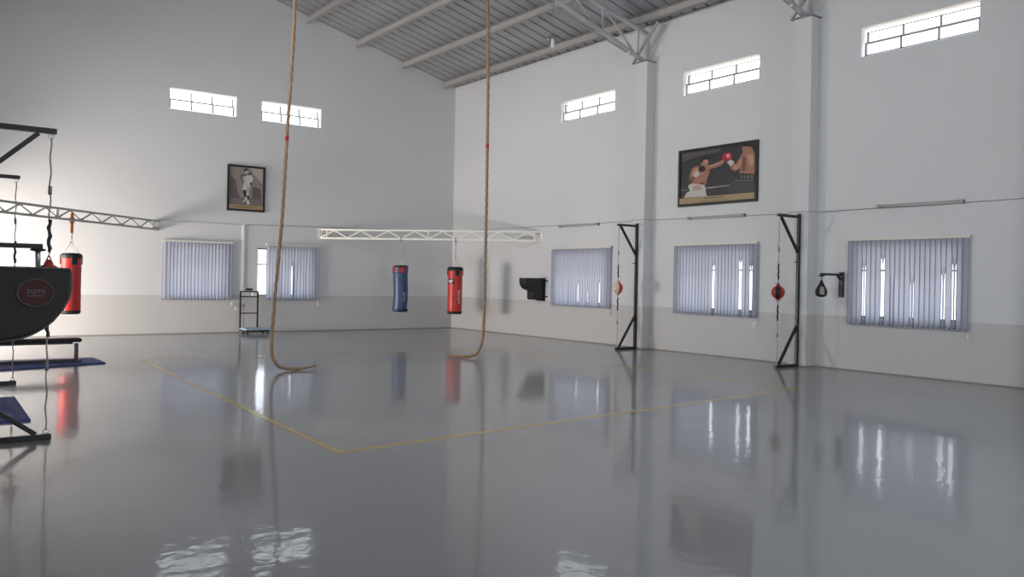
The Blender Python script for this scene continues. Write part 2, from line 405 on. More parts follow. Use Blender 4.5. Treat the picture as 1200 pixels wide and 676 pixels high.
# ------------------------------------------------------------------ vertical blinds
def blind(wl, a0, a1, z0, z1, gaps, label, bracket=True, sheen=10):
    r = thing('vertical_blind', TR[wl]((a0+a1)/2, 0.06, z0), label, 'window blind', 'vertical blinds on the lower windows')
    m = WMB(wl); m.box(a0-0.02, a1+0.03, 0.03, 0.095, z1-0.005, z1+0.035); m.build('headrail', CREAM, r)
    n = round((a1-a0)/0.0885); pt = (a1-a0)/n
    m = WMB(wl)
    for k in range(n):
        c = a0+pt*(k+0.5); base = math.radians(sheen + random.uniform(-5, 5)); g = gaps.get(k, 0); t0 = 0.62-0.0075*abs(g)+random.uniform(-0.05, 0.05)
        wd = 0.106; segs = 12; prev = None
        for i in range(segs+1):
            t = i/segs; z = z1-0.01-(z1-0.01-z0)*t
            ang = base + math.radians(g)*min(1.0, max(0.0, (t-t0)/0.26)) if g else base
            row = []
            for q, bow in ((-0.5, 0), (-0.36, 0.003), (0, 0.006), (0.36, 0.003), (0.5, 0)):
                row.append(m._v((c+q*wd*math.cos(ang), 0.062+q*wd*math.sin(ang)+bow, z)))
            if prev:
                for j in range(4): m.mi = 1 if j in (0, 3) else 0; m._f([prev[j], prev[j+1], row[j+1], row[j]], True)
            prev = row
    m.build('slats', [SLAT, OVERLAP], r)  # second fabric darkens the slat edges, standing in for overlap shade
    m = WMB(wl)
    for k in range(n):
        c = a0+pt*(k+0.5); m.box(c-0.038, c+0.038, 0.056, 0.068, z0-0.006, z0+0.034)
    m.build('slat_weights', mat('slat_weight_grey', (0.22, 0.24, 0.34), 0.6), r)
    m = WMB(wl); m.tube([(a0+0.03+i*(a1-a0-0.06)/40, 0.075, z0+0.012-0.012*abs(math.sin(i*PI/2*1.0))) for i in range(41)], 0.003, 5); m.build('bottom_chain', WHITE, r)
    m = WMB(wl); ce = (a1+0.012) if wl == 'gable' else (a0-0.012)
    m.tube([(ce, 0.07, z1), (ce, 0.07, z0-0.06)], 0.003, 5); c1 = m.build('pull_cord', WHITE, r)
    m = WMB(wl); m.lathe((ce, 0.07, z0-0.16), [(0.008, 0), (0.02, 0.01), (0.016, 0.08), (0.005, 0.1)], 8); m.build('cord_weight', WHITE, c1)
blind('gable', -8.78, -7.02, 0.88, 2.38, {}, 'lilac vertical blind on the far end wall below the left high window', sheen=16)
blind('gable', -6.07, -4.56, 0.88, 2.38, {4: -50, 8: -64, 9: -30, 12: -46}, 'lilac vertical blind on the far end wall behind the left rope, bright glass strip', sheen=16)
blind('right', -7.27, -5.02, 0.90, 2.40, {3: -26, 4: -32, 8: -28, 9: -24, 12: -30, 13: -26, 17: -28, 21: -28}, 'lilac vertical blind beside the black corner strike pad', sheen=14)
blind('right', -11.59, -9.37, 0.88, 2.40, {1: -62, 4: -70, 12: -64}, 'lilac vertical blind under the framed two boxer photograph', sheen=14)
blind('right', -15.75, -13.62, 0.86, 2.40, {2: -64, 4: -60, 10: -54, 14: -52, 16: -78, 20: -64}, 'lilac vertical blind at far right beside the wall mounted speed ball', sheen=14)

# ------------------------------------------------------------------ wall services
def pts_label(m, name, mt, loc, **k): return solo(m, name, mt, loc, **k)
m = MB(); m.tube([(-8.9, -0.02, 2.90), (-6.7, -0.02, 2.905), (-4.5, -0.02, 2.96), (-0.02, -0.02, 3.06)], 0.006, 6)
pts_label(m, 'wall_cable', CABLE, (-4.5, -0.02, 2.95), label='thin grey cable run level along the far end wall above the blinds', cat='cable')
m = MB(); m.tube([(-0.02, -0.02, 3.06), (-0.02, -8.17, 3.02), (-0.29, -8.19, 3.02), (-0.29, -8.61, 3.02), (-0.02, -8.63, 3.02), (-0.02, -12.47, 2.97), (-0.29, -12.49, 2.97), (-0.29, -12.91, 2.97), (-0.02, -12.93, 2.97), (-0.02, -16.7, 2.99)], 0.006, 6)
pts_label(m, 'wall_cable', CABLE, (-0.02, -8, 3.0), label='thin grey cable run level along the long right wall past both black ball frames', cat='cable')
for (y0, y1, z, lb) in ((-6.80, -5.28, 3.0, 'slim grey lighting batten above the blind by the corner strike pad'), (-11.25, -9.73, 3.0, 'slim grey lighting batten just under the two boxer photograph'), (-15.65, -14.15, 3.0, 'slim grey lighting batten above the far right blind')):
    r = thing('lighting_batten', (0, (y0+y1)/2, z), lb, 'wall light', 'lighting battens along the right wall')
    m = MB(); m.box(-0.05, -0.0, y0, y1, z-0.005, z+0.03); m.build('housing', TUBE, r, 0.004)
    m = MB(); m.tube([(-0.07, y0+0.06, z-0.012), (-0.07, y1-0.06, z-0.012)], 0.013, 8); m.build('tube', mat('unlit_tube', (0.5, 0.5, 0.5), 0.3), r)
    for ya in (y0, y1-0.06):
        m = MB(); m.box(-0.085, -0.0, ya, ya+0.06, z-0.03, z+0.035); m.build('end_holder', TUBE, r, 0.004)
m = MB(); m.box(-6.73, -6.67, -0.03, 0, 1.12, 2.91); pts_label(m, 'cable_trunking', WHITE, (-6.7, 0, 1.12), label='white vertical cable trunking between the two far end wall blinds', cat='trunking')
def socket(wl, a, z, label):
    r = thing('wall_socket', TR[wl](a, 0, z), label, 'socket', 'small white sockets below the blinds')
    m = WMB(wl); m.box(a-0.045, a+0.045, 0, 0.02, z, z+0.09); m.build('cover_plate', CREAM, r, 0.004)
    for da in (-0.018, 0.018):
        m = WMB(wl); m.box(a+da-0.006, a+da+0.006, 0.02, 0.024, z+0.04, z+0.06); m.build('pin_hole', BLACKM, r)
socket('gable', -6.83, 0.60, 'small white wall socket near the floor left of the platform scale')
socket('right', -11.50, 0.68, 'small white wall socket below the blind under the two boxer photograph')

# ------------------------------------------------------------------ framed photographs
def col(name, c, r=0.35): return mat('print_'+name, c, r)
PC = {k: col(k, v) for k, v in dict(black=(0.030, 0.030, 0.035), dk=(0.05, 0.045, 0.05), skin=(0.36, 0.17, 0.11), skinl=(0.52, 0.29, 0.20), skind=(0.17, 0.07, 0.05), white=(0.55, 0.52, 0.50), whited=(0.36, 0.33, 0.31),
    glove=(0.45, 0.02, 0.04), glovel=(0.75, 0.35, 0.36), gold=(0.38, 0.28, 0.15), hair=(0.015, 0.012, 0.012), haze=(0.09, 0.075, 0.085), grey=(0.14, 0.14, 0.14), ink=(0.16, 0.10, 0.05),
    sep=(0.27, 0.235, 0.215), sepd=(0.13, 0.105, 0.10), sepl=(0.45, 0.40, 0.36), sepw=(0.62, 0.58, 0.53), glass=(0.2, 0.17, 0.16)).items()}
def picture(name, wl, a_l, a_r, z0, z1, fr, shapes, conv, label, bandh, inkw):
    sgn = 1 if a_r > a_l else -1; W_ = abs(a_r-a_l); Hh = z1-z0
    r = thing(name, TR[wl]((a_l+a_r)/2, 0, z0), label, 'framed photo')
    m = WMB(wl); a0, a1 = min(a_l, a_r), max(a_l, a_r)
    for (p, q, u, v) in ((a0, a1, z0, z0+fr), (a0, a1, z1-fr, z1), (a0, a0+fr, z0+fr, z1-fr), (a1-fr, a1, z0+fr, z1-fr)): m.box(p, q, 0.0, 0.05, u, v)
    m.build('picture_frame', BLACKM, r, 0.006)
    names = list(PC); m = WMB(wl)
    P = lambda s, t, d: (a_l+sgn*s*W_, d, z0+t*Hh)
    def poly(c, pts, layer):
        m.mi = names.index(c); n = 0.022+0.0006*layer
        m.prism([conv(*q) for q in pts] if layer else pts, n-0.004, n, P)
    poly(shapes[0], [(0.02, 0.02), (0.98, 0.02), (0.98, 0.98), (0.02, 0.98)], 0)
    for i, (c, pts) in enumerate(shapes[1:]): poly(c, pts, i+1)
    m.build('photo_print', [PC[k] for k in names], r)
    # caption strip: gold band with two lines of small unreadable lettering
    fs, ft = fr/W_, fr/Hh
    m = WMB(wl); m.prism([(fs, ft), (1-fs, ft), (1-fs, ft+bandh), (fs, ft+bandh)], 0.02, 0.052-0.004, P); b = m.build('caption_band', PC['gold'], r)
    m = WMB(wl)
    for (s0, s1, t0, hh) in inkw:
        s = s0
        while s < s1:
            ww = random.uniform(0.006, 0.014); h2 = hh*random.choice((0.6, 0.7, 1.0))
            if random.random() > 0.12: m.prism([(s, t0), (s+ww*0.8, t0), (s+ww*0.8, t0+h2), (s, t0+h2)], 0.0475, 0.0495, P)
            s += ww
    m.build('caption_lettering', PC['ink'], b)
def conv8(x, y):
    s = (x-105)/565; top = 170-82*s; bot = 572-42*s; return s, (bot-y)/(bot-top)
def ell(cx, cy, rx, ry, n=14, rot=0):
    return [(cx+rx*math.cos(2*PI*k/n)*math.cos(rot)-ry*math.sin(2*PI*k/n)*math.sin(rot), cy+rx*math.cos(2*PI*k/n)*math.sin(rot)+ry*math.sin(2*PI*k/n)*math.cos(rot)) for k in range(n)]
two = ['black',
 ('haze', [(122, 190), (420, 145), (400, 175), (260, 200), (125, 250)]),
 ('grey', [(122, 448), (180, 442), (180, 450), (122, 457)]), ('whited', [(310, 430), (480, 412), (480, 418), (310, 438)]),
 ('glovel', [(345, 428), (372, 425), (372, 432), (345, 435)]),
 ('dk', [(480, 420), (505, 380), (530, 350), (650, 350), (650, 465), (460, 472)]),
 # left boxer: torso, far arm reaching out, guard arm, head
 ('skin', [(222, 282), (262, 276), (300, 262), (335, 290), (338, 320), (322, 360), (312, 410), (205, 405), (215, 385), (182, 382), (190, 345), (205, 300)]),
 ('skinl', [(238, 292), (262, 285), (270, 305), (250, 312), (232, 330), (214, 350), (212, 320)]),
 ('skind', [(185, 360), (232, 352), (222, 378), (200, 392), (184, 380)]),
 ('skin', [(318, 268), (350, 268), (400, 248), (430, 230), (444, 244), (425, 268), (380, 288), (330, 300)]),
 ('skinl', [(330, 272), (400, 254), (430, 236), (434, 242), (395, 264), (335, 284)]),
 ('skind', [(262, 395), (300, 390), (305, 410), (262, 408)]),
 ('skin', ell(300, 252, 29, 34, 14, 0.2)), ('skinl', ell(312, 245, 14, 16)),
 ('hair', [(268, 245), (275, 215), (300, 204), (328, 212), (334, 232), (310, 228), (290, 234), (280, 256)]),
 ('hair', ell(281, 296, 26, 22)), ('white', [(218, 345), (240, 312), (262, 322), (266, 338), (238, 360)]),
 ('white', [(180, 420), (205, 400), (305, 412), (312, 440), (318, 480), (325, 492), (150, 505), (170, 470), (195, 455)]),
 ('whited', [(215, 430), (280, 425), (285, 445), (220, 452)]), ('skinl', [(218, 418), (275, 415), (278, 432), (222, 438)]),
 # right boxer from behind
 ('skin', [(565, 185), (600, 150), (630, 152), (650, 190), (650, 335), (548, 330), (556, 290), (535, 305), (515, 315), (490, 298), (480, 262), (505, 250), (520, 268), (545, 225)]),
 ('skinl', [(505, 258), (530, 280), (550, 240), (560, 215), (562, 250), (540, 295), (515, 305)]),
 ('skinl', [(600, 190), (640, 200), (645, 250), (625, 290), (610, 250)]), ('skind', [(575, 200), (590, 230), (592, 310), (565, 320), (568, 240)]),
 ('skin', ell(598, 150, 34, 38)), ('hair', [(562, 140), (575, 118), (610, 108), (640, 125), (645, 160), (620, 140), (585, 138)]),
 ('white', [(462, 250), (488, 228), (515, 250), (488, 280)]),
 ('glove', ell(452, 213, 24, 30)), ('glove', ell(478, 208, 22, 28)), ('glovel', ell(470, 204, 12, 16)),
 ('black', [(545, 328), (650, 335), (650, 380), (535, 378)]),
 ('grey', [(558, 345), (566, 345), (574, 366), (562, 362)]), ('grey', [(582, 344), (590, 344), (596, 366), (580, 366)]), ('grey', [(604, 342), (616, 342), (618, 364), (602, 366)]), ('grey', [(626, 345), (640, 340), (642, 370), (628, 366)]),
 ('grey', [(525, 378), (650, 376), (650, 381), (525, 384)]), ('grey', [(470, 440), (500, 392), (504, 394), (474, 444)])]
picture('framed_boxing_photo', 'right', -9.41, -11.55, 3.27, 4.54, 0.06, two, conv8,
        'black framed colour photograph of two boxers fighting, high on the right wall', 0.10, [(0.36, 0.60, 0.105, 0.028), (0.30, 0.66, 0.065, 0.014)])
def conv5(x, y):
    s = (x-60)/412; top = 76+29*s; bot = 606+22*s; return s, (bot-y)/(bot-top)
one = ['sep',
 ('sepd', [(90, 200), (150, 260), (170, 380), (200, 460), (90, 462)]), ('sepd', [(340, 330), (420, 360), (435, 470), (330, 470)]),
 ('sepl', [(300, 115), (445, 130), (440, 300), (400, 250), (340, 180)]),
 ('glass', [(90, 455), (440, 485), (435, 570), (85, 535)]), ('sepd', [(90, 453), (440, 480), (440, 488), (90, 463)]),
 ('sepw', [(245, 205), (320, 200), (335, 240), (325, 290), (305, 305), (240, 300), (250, 250)]),
 ('sepd', [(195, 205), (230, 185), (265, 190), (262, 210), (220, 215), (225, 260), (240, 290), (225, 295), (205, 250)]),
 ('sepl', [(222, 215), (245, 215), (262, 260), (245, 285), (225, 260)]),
 ('sepd', [(275, 175), (320, 165), (332, 190), (290, 198), (262, 195)]), ('sepd', [(300, 285), (330, 280), (328, 312), (305, 312)]),
 ('sepl', ell(262, 165, 22, 27)), ('hair', [(235, 150), (245, 125), (270, 122), (284, 150), (270, 145), (250, 150), (240, 175)]),
 ('sepw', [(235, 305), (308, 305), (305, 345), (290, 440), (268, 440), (270, 370), (255, 375), (222, 372)]),
 ('hair', [(228, 368), (256, 372), (268, 440), (250, 455), (238, 420)]), ('sepl', [(262, 330), (300, 330), (292, 400), (275, 400)]),
 ('sepw', [(250, 455), (270, 452), (278, 480), (250, 505), (225, 512), (230, 500), (248, 488)]),
 ('sepw', [(272, 490), (292, 485), (304, 535), (275, 542)]), ('hair', [(268, 438), (290, 438), (300, 470), (285, 480)])]
picture('framed_boxer_photo', 'gable', -7.17, -6.14, 3.27, 4.50, 0.055, one, conv5,
        'black framed sepia photograph of one standing boxer, high on the far end wall', 0.085, [(0.18, 0.80, 0.075, 0.03)])

# ------------------------------------------------------------------ lattice beams across the corners
def lattice(p0, p1, z0, z1, n, mt, label, verts):
    p0 = Vector((*p0, 0)); p1 = Vector((*p1, 0)); at = lambda t, z: tuple(p0.lerp(p1, t)+Vector((0, 0, z)))
    r = thing('lattice_beam', at(0.5, z0), label, 'steel beam', 'lattice beams spanning the far corners')
    m = MB(); m.bar(at(0, z1-0.025), at(1, z1-0.025), 0.05, 0.05); m.build('top_chord', mt, r)
    m = MB(); m.bar(at(0, z0+0.025), at(1, z0+0.025), 0.05, 0.05); m.build('bottom_chord', mt, r)
    m = MB(); zz = (z0+0.045, z1-0.045)
    for k in range(n):
        a, b, c = k/n, (k+0.5)/n, (k+1)/n
        m.bar(at(a+0.01/n, zz[0]), at(b, zz[1]), 0.025, 0.03); m.bar(at(b, zz[1]), at(c-0.01/n, zz[0]), 0.025, 0.03)
    m.build('diagonal_webs', mt, r)
    for t in verts:
        m = MB(); m.bar(at(t, z0), at(t, z1), 0.05, 0.05, hint=(1, 0, 0)); m.build('upright', mt, r)
    d = (p1-p0).normalized()
    for t, wn_ in ((0, p0), (1, p1)):
        m = MB(); s = 1 if t == 0 else -1
        c = Vector(wn_)
        # plate flat on the wall
        if abs(c.y) < 0.05: m.box(c.x-0.06, c.x+0.06, -0.018, 0.0, z0-0.01, z1+0.01)
        elif c.x > -1: m.box(-0.018, 0.0, c.y-0.06, c.y+0.06, z0-0.01, z1+0.01)
        else: m.box(XW, XW+0.018, c.y-0.13, c.y+0.13, z0-0.03, z1+0.03)
        m.build('end_plate', mt, r)
lattice((-4.48, -0.015), (-0.015, -4.50), 2.62, 2.91, 8, BEAMG, 'cream painted steel lattice beam across the far corner carrying the blue and red bags', (0.03, 0.5, 0.97))
lattice((-8.93, -0.015), (XW+0.015, -0.015-(-8.93-XW-0.0)), 2.64, 2.90, 11, BEAM2, 'steel lattice beam at left, backlit shade in its colour, carrying the red bag behind the black strike pad', (0.02, 0.455, 0.98))

# ------------------------------------------------------------------ heavy bags
def bag(name, cx, cy, zt, zb, R, zbeam, mt, label, style, lean=None, face=0.0):
    r = thing(name, (cx, cy, zb), label, 'punching bag', 'heavy bags hung from the lattice beams')
    off = lean or (lambda z: (0, 0)); Hb = zt-zb
    ca, sa = math.cos(face), math.sin(face)
    prof = [(0.05, 0.0), (R*0.82, 0.008), (R*0.96, 0.03), (R*0.99, 0.07)]
    for i in range(1, 16): 
        z = 0.07+(Hb-0.14)*i/16; prof.append((R*(1+0.008*math.sin(z*9)+0.008*math.sin(z*21)), z))
    prof += [(R, Hb-0.06), (R*0.95, Hb-0.02), (R*0.8, Hb), (0.04, Hb-0.01)]
    m = MB(); m.lathe((cx, cy, zb), prof, 28, off=off); body = m.build('bag_body', mt, r)
    def skin(name_, a0, a1, z0, z1, mt_, parent=body, t=0.006, n=8):
        m = MB(); N = 6; rows = []
        for i in range(N+1):
            z = z0+(z1-z0)*i/N; ox, oy = off(z)
            rows.append([(cx+ox+(R*1.035+t)*math.cos(a0+(a1-a0)*k/n), cy+oy+(R*1.035+t)*math.sin(a0+(a1-a0)*k/n), zb+z) for k in range(n+1)])
        V = [[m._v(p) for p in row] for row in rows]
        for A, B in zip(V, V[1:]):
            for k in range(n): m._f([A[k], A[k+1], B[k+1], B[k]], True)
        o = m.build(name_, mt_, parent); s2 = o.modifiers.new('solid', 'SOLIDIFY'); s2.thickness = 0.008
        return o
    F = face
    if style == 'blue':
        skin('top_band', 0, 2*PI, Hb-0.20, Hb-0.04, RED, n=28)
        for da in (-1.1, -0.15, 0.85): skin('corner_patch', F+da-0.25, F+da+0.25, Hb-0.22, Hb-0.035, BLUE, t=0.014)
        o = off(Hb)
        m = MB(); m.lathe((cx+o[0], cy+o[1], zt-0.045), [(R*1.03, 0), (R*1.0, 0.035), (R*0.82, 0.052), (0.05, 0.05)], 28); m.build('top_cap', BLACKL, r)
        m = MB(); m.lathe((cx, cy, zb-0.004), [(0.03, 0), (R*0.85, 0.006), (R*1.0, 0.035), (R*1.035, 0.09)], 28); m.build('bottom_cap', mat('dark_blue_vinyl', (0.02, 0.03, 0.07), 0.4), r)
        la = F+0.62
    else:
        skin('top_band', 0, 2*PI, Hb-0.10, Hb-0.03, BLACKL, n=28)
        for da in (-1.55, 0.42, 2.2): skin('corner_patch', F+da-0.30, F+da+0.26, Hb-0.23, Hb-0.035, BLACKL, t=0.012)
        m = MB(); m.lathe((cx, cy, zt-0.035), [(R*1.03, 0), (R*0.98, 0.03), (R*0.8, 0.044), (0.05, 0.04)], 28); m.build('top_cap', BLACKL, r)
        m = MB(); m.lathe((cx, cy, zb-0.006), [(0.03, 0), (R*0.85, 0.006), (R*1.0, 0.035), (R*1.03, 0.085)], 28); m.build('bottom_cap', BLACKL, r)
        la = F+0.62
    # vertical lettering, too small to read
    if style in ('blue', 'red'):
        m = MB(); z = Hb*0.22
        zend = Hb*0.5 if style == 'red' else Hb*0.42
        rr = R*1.035+0.012
        while z < zend:
            a = la+random.uniform(-0.04, 0.04); o = off(z); h_ = random.uniform(0.02, 0.035); wd = random.choice((0.03, 0.045)); 
            if z > zend-0.10: wd = 0.07
            c0, c1 = a-wd/R/2, a+wd/R/2
            pts = [(cx+o[0]+rr*math.cos(q), cy+o[1]+rr*math.sin(q), zb+zz) for q, zz in ((c0, z), (c1, z), (c1, z+h_), (c0, z+h_))]
            pin = [(p[0]-0.004*math.cos(a), p[1]-0.004*math.sin(a), p[2]) for p in pts]
            A = [m._v(p) for p in pts]; B = [m._v(p) for p in pin]
            m._f(A); m._f(B[::-1])
            for i in range(4): m._f([A[i], A[(i+1) % 4], B[(i+1) % 4], B[i]])
            z += h_+0.014
        m.build('vertical_lettering', PWHITE if style == 'red' else mat('faded_print', (0.30, 0.36, 0.46), 0.5), body)
    if style == 'red':
        lab = skin('badge', F-0.95, F-0.05, Hb*0.65, Hb*0.75, BLACKL, t=0.014)
        m = MB(); rr = R*1.035+0.022
        for (a0, a1, z0, z1) in ((-0.80, -0.62, .685, .725), (-0.60, -0.35, .675, .715), (-0.40, -0.18, .69, .738), (-0.68, -0.28, .663, .678)):
            pts = [(cx+rr*math.cos(F+a), cy+rr*math.sin(F+a), zb+Hb*z) for a, z in ((a0, z0), (a1, z0), (a1, z1), (a0, z1))]
            A = [m._v(p) for p in pts]; m._f(A)
            B = [m._v((p[0]*1+0.004*(cx-p[0])/R, p[1]+0.004*(cy-p[1])/R, p[2])) for p in pts]; m._f(B[::-1])
            for i in range(4): m._f([A[i], A[(i+1) % 4], B[(i+1) % 4], B[i]])
        m.build('badge_print', PWHITE, lab)
    # four straps, ring, chain, hook over the bottom chord
    o = off(Hb); ring = Vector((cx+o[0], cy+o[1], zt+0.27))
    for k in range(4):
        a = F+0.4+k*PI/2; m = MB()
        m.tube([(cx+o[0]+R*0.85*math.cos(a), cy+o[1]+R*0.85*math.sin(a), zt-0.02), tuple(ring)], 0.007, 6); m.build('strap', WEB, r)
    m = MB(); m.tube([tuple(ring+Vector((0.03*math.cos(t), 0, 0.02+0.03*math.sin(t)))) for t in [2*PI*i/14 for i in range(14)]], 0.006, 6, closed=True); m.build('ring', CHROME, r)
    m = MB(); m.chain(ring+Vector((0, 0, 0.045)), (cx+o[0], cy+o[1], zbeam-0.06), 0.045, 0.03, 0.0055); m.build('chain', CHROME if style != 'left' else STEELD, r)
    m = MB(); m.tube([(cx+o[0]+0.0, cy+o[1], zbeam-0.07), (cx+o[0]+0.05, cy+o[1]+0.05, zbeam-0.03), (cx+o[0]+0.05, cy+o[1]+0.05, zbeam+0.065), (cx+o[0], cy+o[1], zbeam+0.075), (cx+o[0]-0.05, cy+o[1]-0.05, zbeam+0.06), (cx+o[0]-0.045, cy+o[1]-0.045, zbeam-0.03), (cx+o[0], cy+o[1], zbeam-0.07)], 0.011, 8); m.build('beam_hook', STEELD if style != 'left' else ORNG, r)
    if style == 'left':
        m = MB(); m.box(cx-0.03, cx+0.03, cy-0.02, cy+0.02, zbeam-0.26, zbeam+0.20); m.build('orange_sling', ORNG, r, 0.008)['label'] = 'orange webbing sling'
face = math.radians(232)
bag('heavy_bag', -2.79, -1.705, 1.90, 0.60, 0.205, 2.62, BLUE, 'blue heavy bag with red top band hanging from the corner lattice beam', 'blue', lean=lambda z: (-0.03*(1-z/1.3)+0.014*math.sin(z*4.0), 0.03*(1-z/1.3)-0.014*math.sin(z*4.0)), face=face)
bag('heavy_bag', -1.70, -2.80, 1.88, 0.58, 0.205, 2.62, RED, 'red heavy bag with black top and white badge, hanging right of the blue bag', 'red', face=face)
bag('heavy_bag', -11.22, -2.305, 1.94, 0.64, 0.200, 2.64, RED, 'red heavy bag half hidden behind the black strike pad at far left', 'left', face=math.radians(255))

# ------------------------------------------------------------------ ropes
def catmull(P, step=0.02):
    P = [Vector(p) for p in P]; Q = [P[0]*2-P[1]]+P+[P[-1]*2-P[-2]]; o = []
    for i in range(1, len(Q)-2):
        n = max(2, int((Q[i+1]-Q[i]).length/step))
        for k in range(n):
            t = k/n; a, b, c, d = Q[i-1], Q[i], Q[i+1], Q[i+2]
            o.append(0.5*((2*b)+(c-a)*t+(2*a-5*b+4*c-d)*t*t+(3*b-a-3*c+d)*t**3))
    o.append(P[-1]); return o
def rope(pts, R, label, tape=None):
    L_ = catmull(pts, 0.022); r = thing('climbing_rope', tuple(L_[-1]), label, 'rope', 'climbing ropes hung from the roof')
    N = len(L_)
    def rf(i, a):
        tp = 1.0 if i < N-16 else max(0.35, 1-(i-(N-16))/16*0.62)
        return R*tp*(1+0.17*math.cos(3*(a-i*0.022/0.028*0.35)))
    m = MB(); m.tube(L_, R, 12, rf=rf); m.build('rope_strand', ROPE, r)
    m = MB(); t = Vector(L_[0]); m.tube([t+Vector((0, 0.09*math.cos(q), 0.07+0.09*math.sin(q))) for q in [2*PI*i/16 for i in range(16)]], 0.02, 8, closed=True); m.build('top_loop', ROPE, r)
    m = MB(); m.tube([L_[3], L_[14]], R*1.25, 12); m.build('whipping', WEB, r)
    if tape is not None:
        i = min(range(N), key=lambda k: abs(L_[k].z-tape)); m = MB(); m.tube(L_[i-1:i+3], R*1.22, 12); m.build('tape_mark', REDT, r)['label'] = 'red tape mark on the rope'
rope([(-8.78, -8.45, 8.62), (-8.96, -8.9, 5.89), (-9.11, -9.05, 3.83), (-9.19, -9.1, 2.43), (-9.30, -9.15, 1.17), (-9.355, -9.2, 0.52), (-9.34, -9.21, 0.24), (-9.25, -9.24, 0.085), (-9.08, -9.26, 0.035), (-8.85, -9.26, 0.033), (-8.60, -9.22, 0.06)], 0.027,
     'left brown climbing rope, its end trailing right on the floor', 3.83)
rope([(-4.87, -8.45, 8.10), (-4.87, -8.7, 6.76), (-4.86, -8.75, 4.05), (-4.89, -8.8, 2.02), (-4.94, -8.86, 0.75), (-4.99, -8.86, 0.30), (-5.08, -8.80, 0.09), (-5.22, -8.66, 0.036), (-5.33, -8.54, 0.034), (-5.47, -8.40, 0.05)], 0.029,
     'brown climbing rope hanging right of the red bag, end curling left on the floor', 4.2)

# ------------------------------------------------------------------ black wall frames with double ended balls
def ballframe(wl_x, tip, y, ztop, label, peg=True, bs=None):
    """frame in the plane y, from wall_x (post) to tip x"""
    s = 1 if tip > wl_x else -1
    r = thing('ball_frame', (wl_x, y, 0), label, 'boxing frame', 'black steel frames holding the double ended balls')
    px = wl_x+s*0.032; t = 0.055
    m = MB(); m.box(px-t/2, px+t/2, y-t/2, y+t/2, 0.0, ztop+0.04); m.build('post', BLACKM, r, 0.004)
    m = MB(); m.bar((px+s*t/2, y, ztop-0.02), (tip, y, ztop-0.02), 0.05, 0.05); m.build('top_arm', BLACKM, r, 0.004)
    m = MB(); m.bar((px+s*t/2, y, 0.026), (tip-s*0.0, y, 0.026), 0.05, 0.05); m.build('foot_bar', BLACKM, r, 0.004)
    L_ = abs(tip-px); b1 = bs[0] if bs else (L_-0.10, 0.66); b2 = bs[1] if bs else (L_-0.10, 0.72)
    m = MB(); m.bar((px+s*b1[0], y, ztop-0.05), (px+s*0.01, y, ztop-0.05-b1[1]), 0.042, 0.042, (0, 1, 0)); m.build('upper_brace', BLACKM, r)
    m = MB(); m.bar((px+s*b2[0], y, 0.055), (px+s*0.01, y, 0.055+b2[1]), 0.042, 0.042, (0, 1, 0)); m.build('lower_brace', BLACKM, r)
    if peg:
        m = MB(); m.tube([(px, y, 2.0), (px+s*0.13, y, 2.0)], 0.009, 8); m.build('peg', BLACKM, r)
    for z in (0.45, 1.5, 2.6):
        m = MB(); m.box(min(wl_x, px), max(wl_x, px), y-0.026, y+0.026, z-0.02, z+0.02); m.build('wall_bracket', BLACKM, r)
    hx = tip-s*0.045
    for z, sg in ((ztop-0.045, -1), (0.052, 1)):
        m = MB(); m.tube([(hx+0.022*math.sin(q), y, z+sg*(0.022-0.022*math.cos(q))) for q in [2*PI*i/12 for i in range(12)]], 0.005, 6, closed=True); m.build('hook', CHROME, r)
    return hx
def cords(r, hx, y, ztop, zc, hb, hlow, x2=None):
    """upper and lower suspension with turnbuckle, cord and elastic"""
    for nm, za, zb_ in (('upper_cord', ztop-0.08, zc+hb), ('lower_cord', 0.085, zc-hlow)):
        L_ = abs(za-zb_); s = 1 if nm[0] == 'u' else -1
        m = MB(); n = 24
        m.tube([(hx+0.006*math.sin(i*1.1), y+0.005*math.sin(i*0.8), za+(zb_-za)*i/n) for i in range(n+1)], 0.007, 6); c = m.build(nm, CABLE, r)
        m = MB(); m.tube([(hx+0.008*math.sin(i*1.9), y, zb_+s*(0.02+0.30*i/8)) for i in range(9)], 0.017, 7, rf=lambda i, a: 0.017*(0.7+0.4*abs(math.sin(i*1.3)))); m.build('elastic_webbing', BLACKM, c)
        m = MB(); m.tube([(hx, y, zb_+s*0.55), (hx, y, zb_+s*0.63)], 0.016, 8); m.build('buckle', STEELD, c)
def spindle(hx, y, zc, ztop, label):
    r = thing('double_end_ball', (hx, y, zc-0.12), label, 'punch ball', 'double ended balls on elastic cords')
    prof = [(0.012, -0.17), (0.035, -0.14), (0.075, -0.09), (0.108, -0.03), (0.115, 0.02), (0.10, 0.07), (0.06, 0.12), (0.03, 0.165), (0.012, 0.20)]
    for k in range(4):
        m = MB(); a0 = math.radians(152)+k*PI/2; m.lathe((hx, y, zc), [(rr, z) for rr, z in prof], 7, a0=a0, a1=a0+PI/2)
        o = m.build('ball_panel', PALE if k % 2 == 0 else RED, r)
    for s, z in ((1, 0.20), (-1, -0.17)):
        m = MB(); m.tube([(hx+0.014*math.cos(q), y, zc+z+s*0.014+0.014*math.sin(q)) for q in [2*PI*i/10 for i in range(10)]], 0.005, 6, closed=True); m.build('eyelet', PALE, r)
    cords(r, hx, y, ztop, zc, 0.22, 0.19)
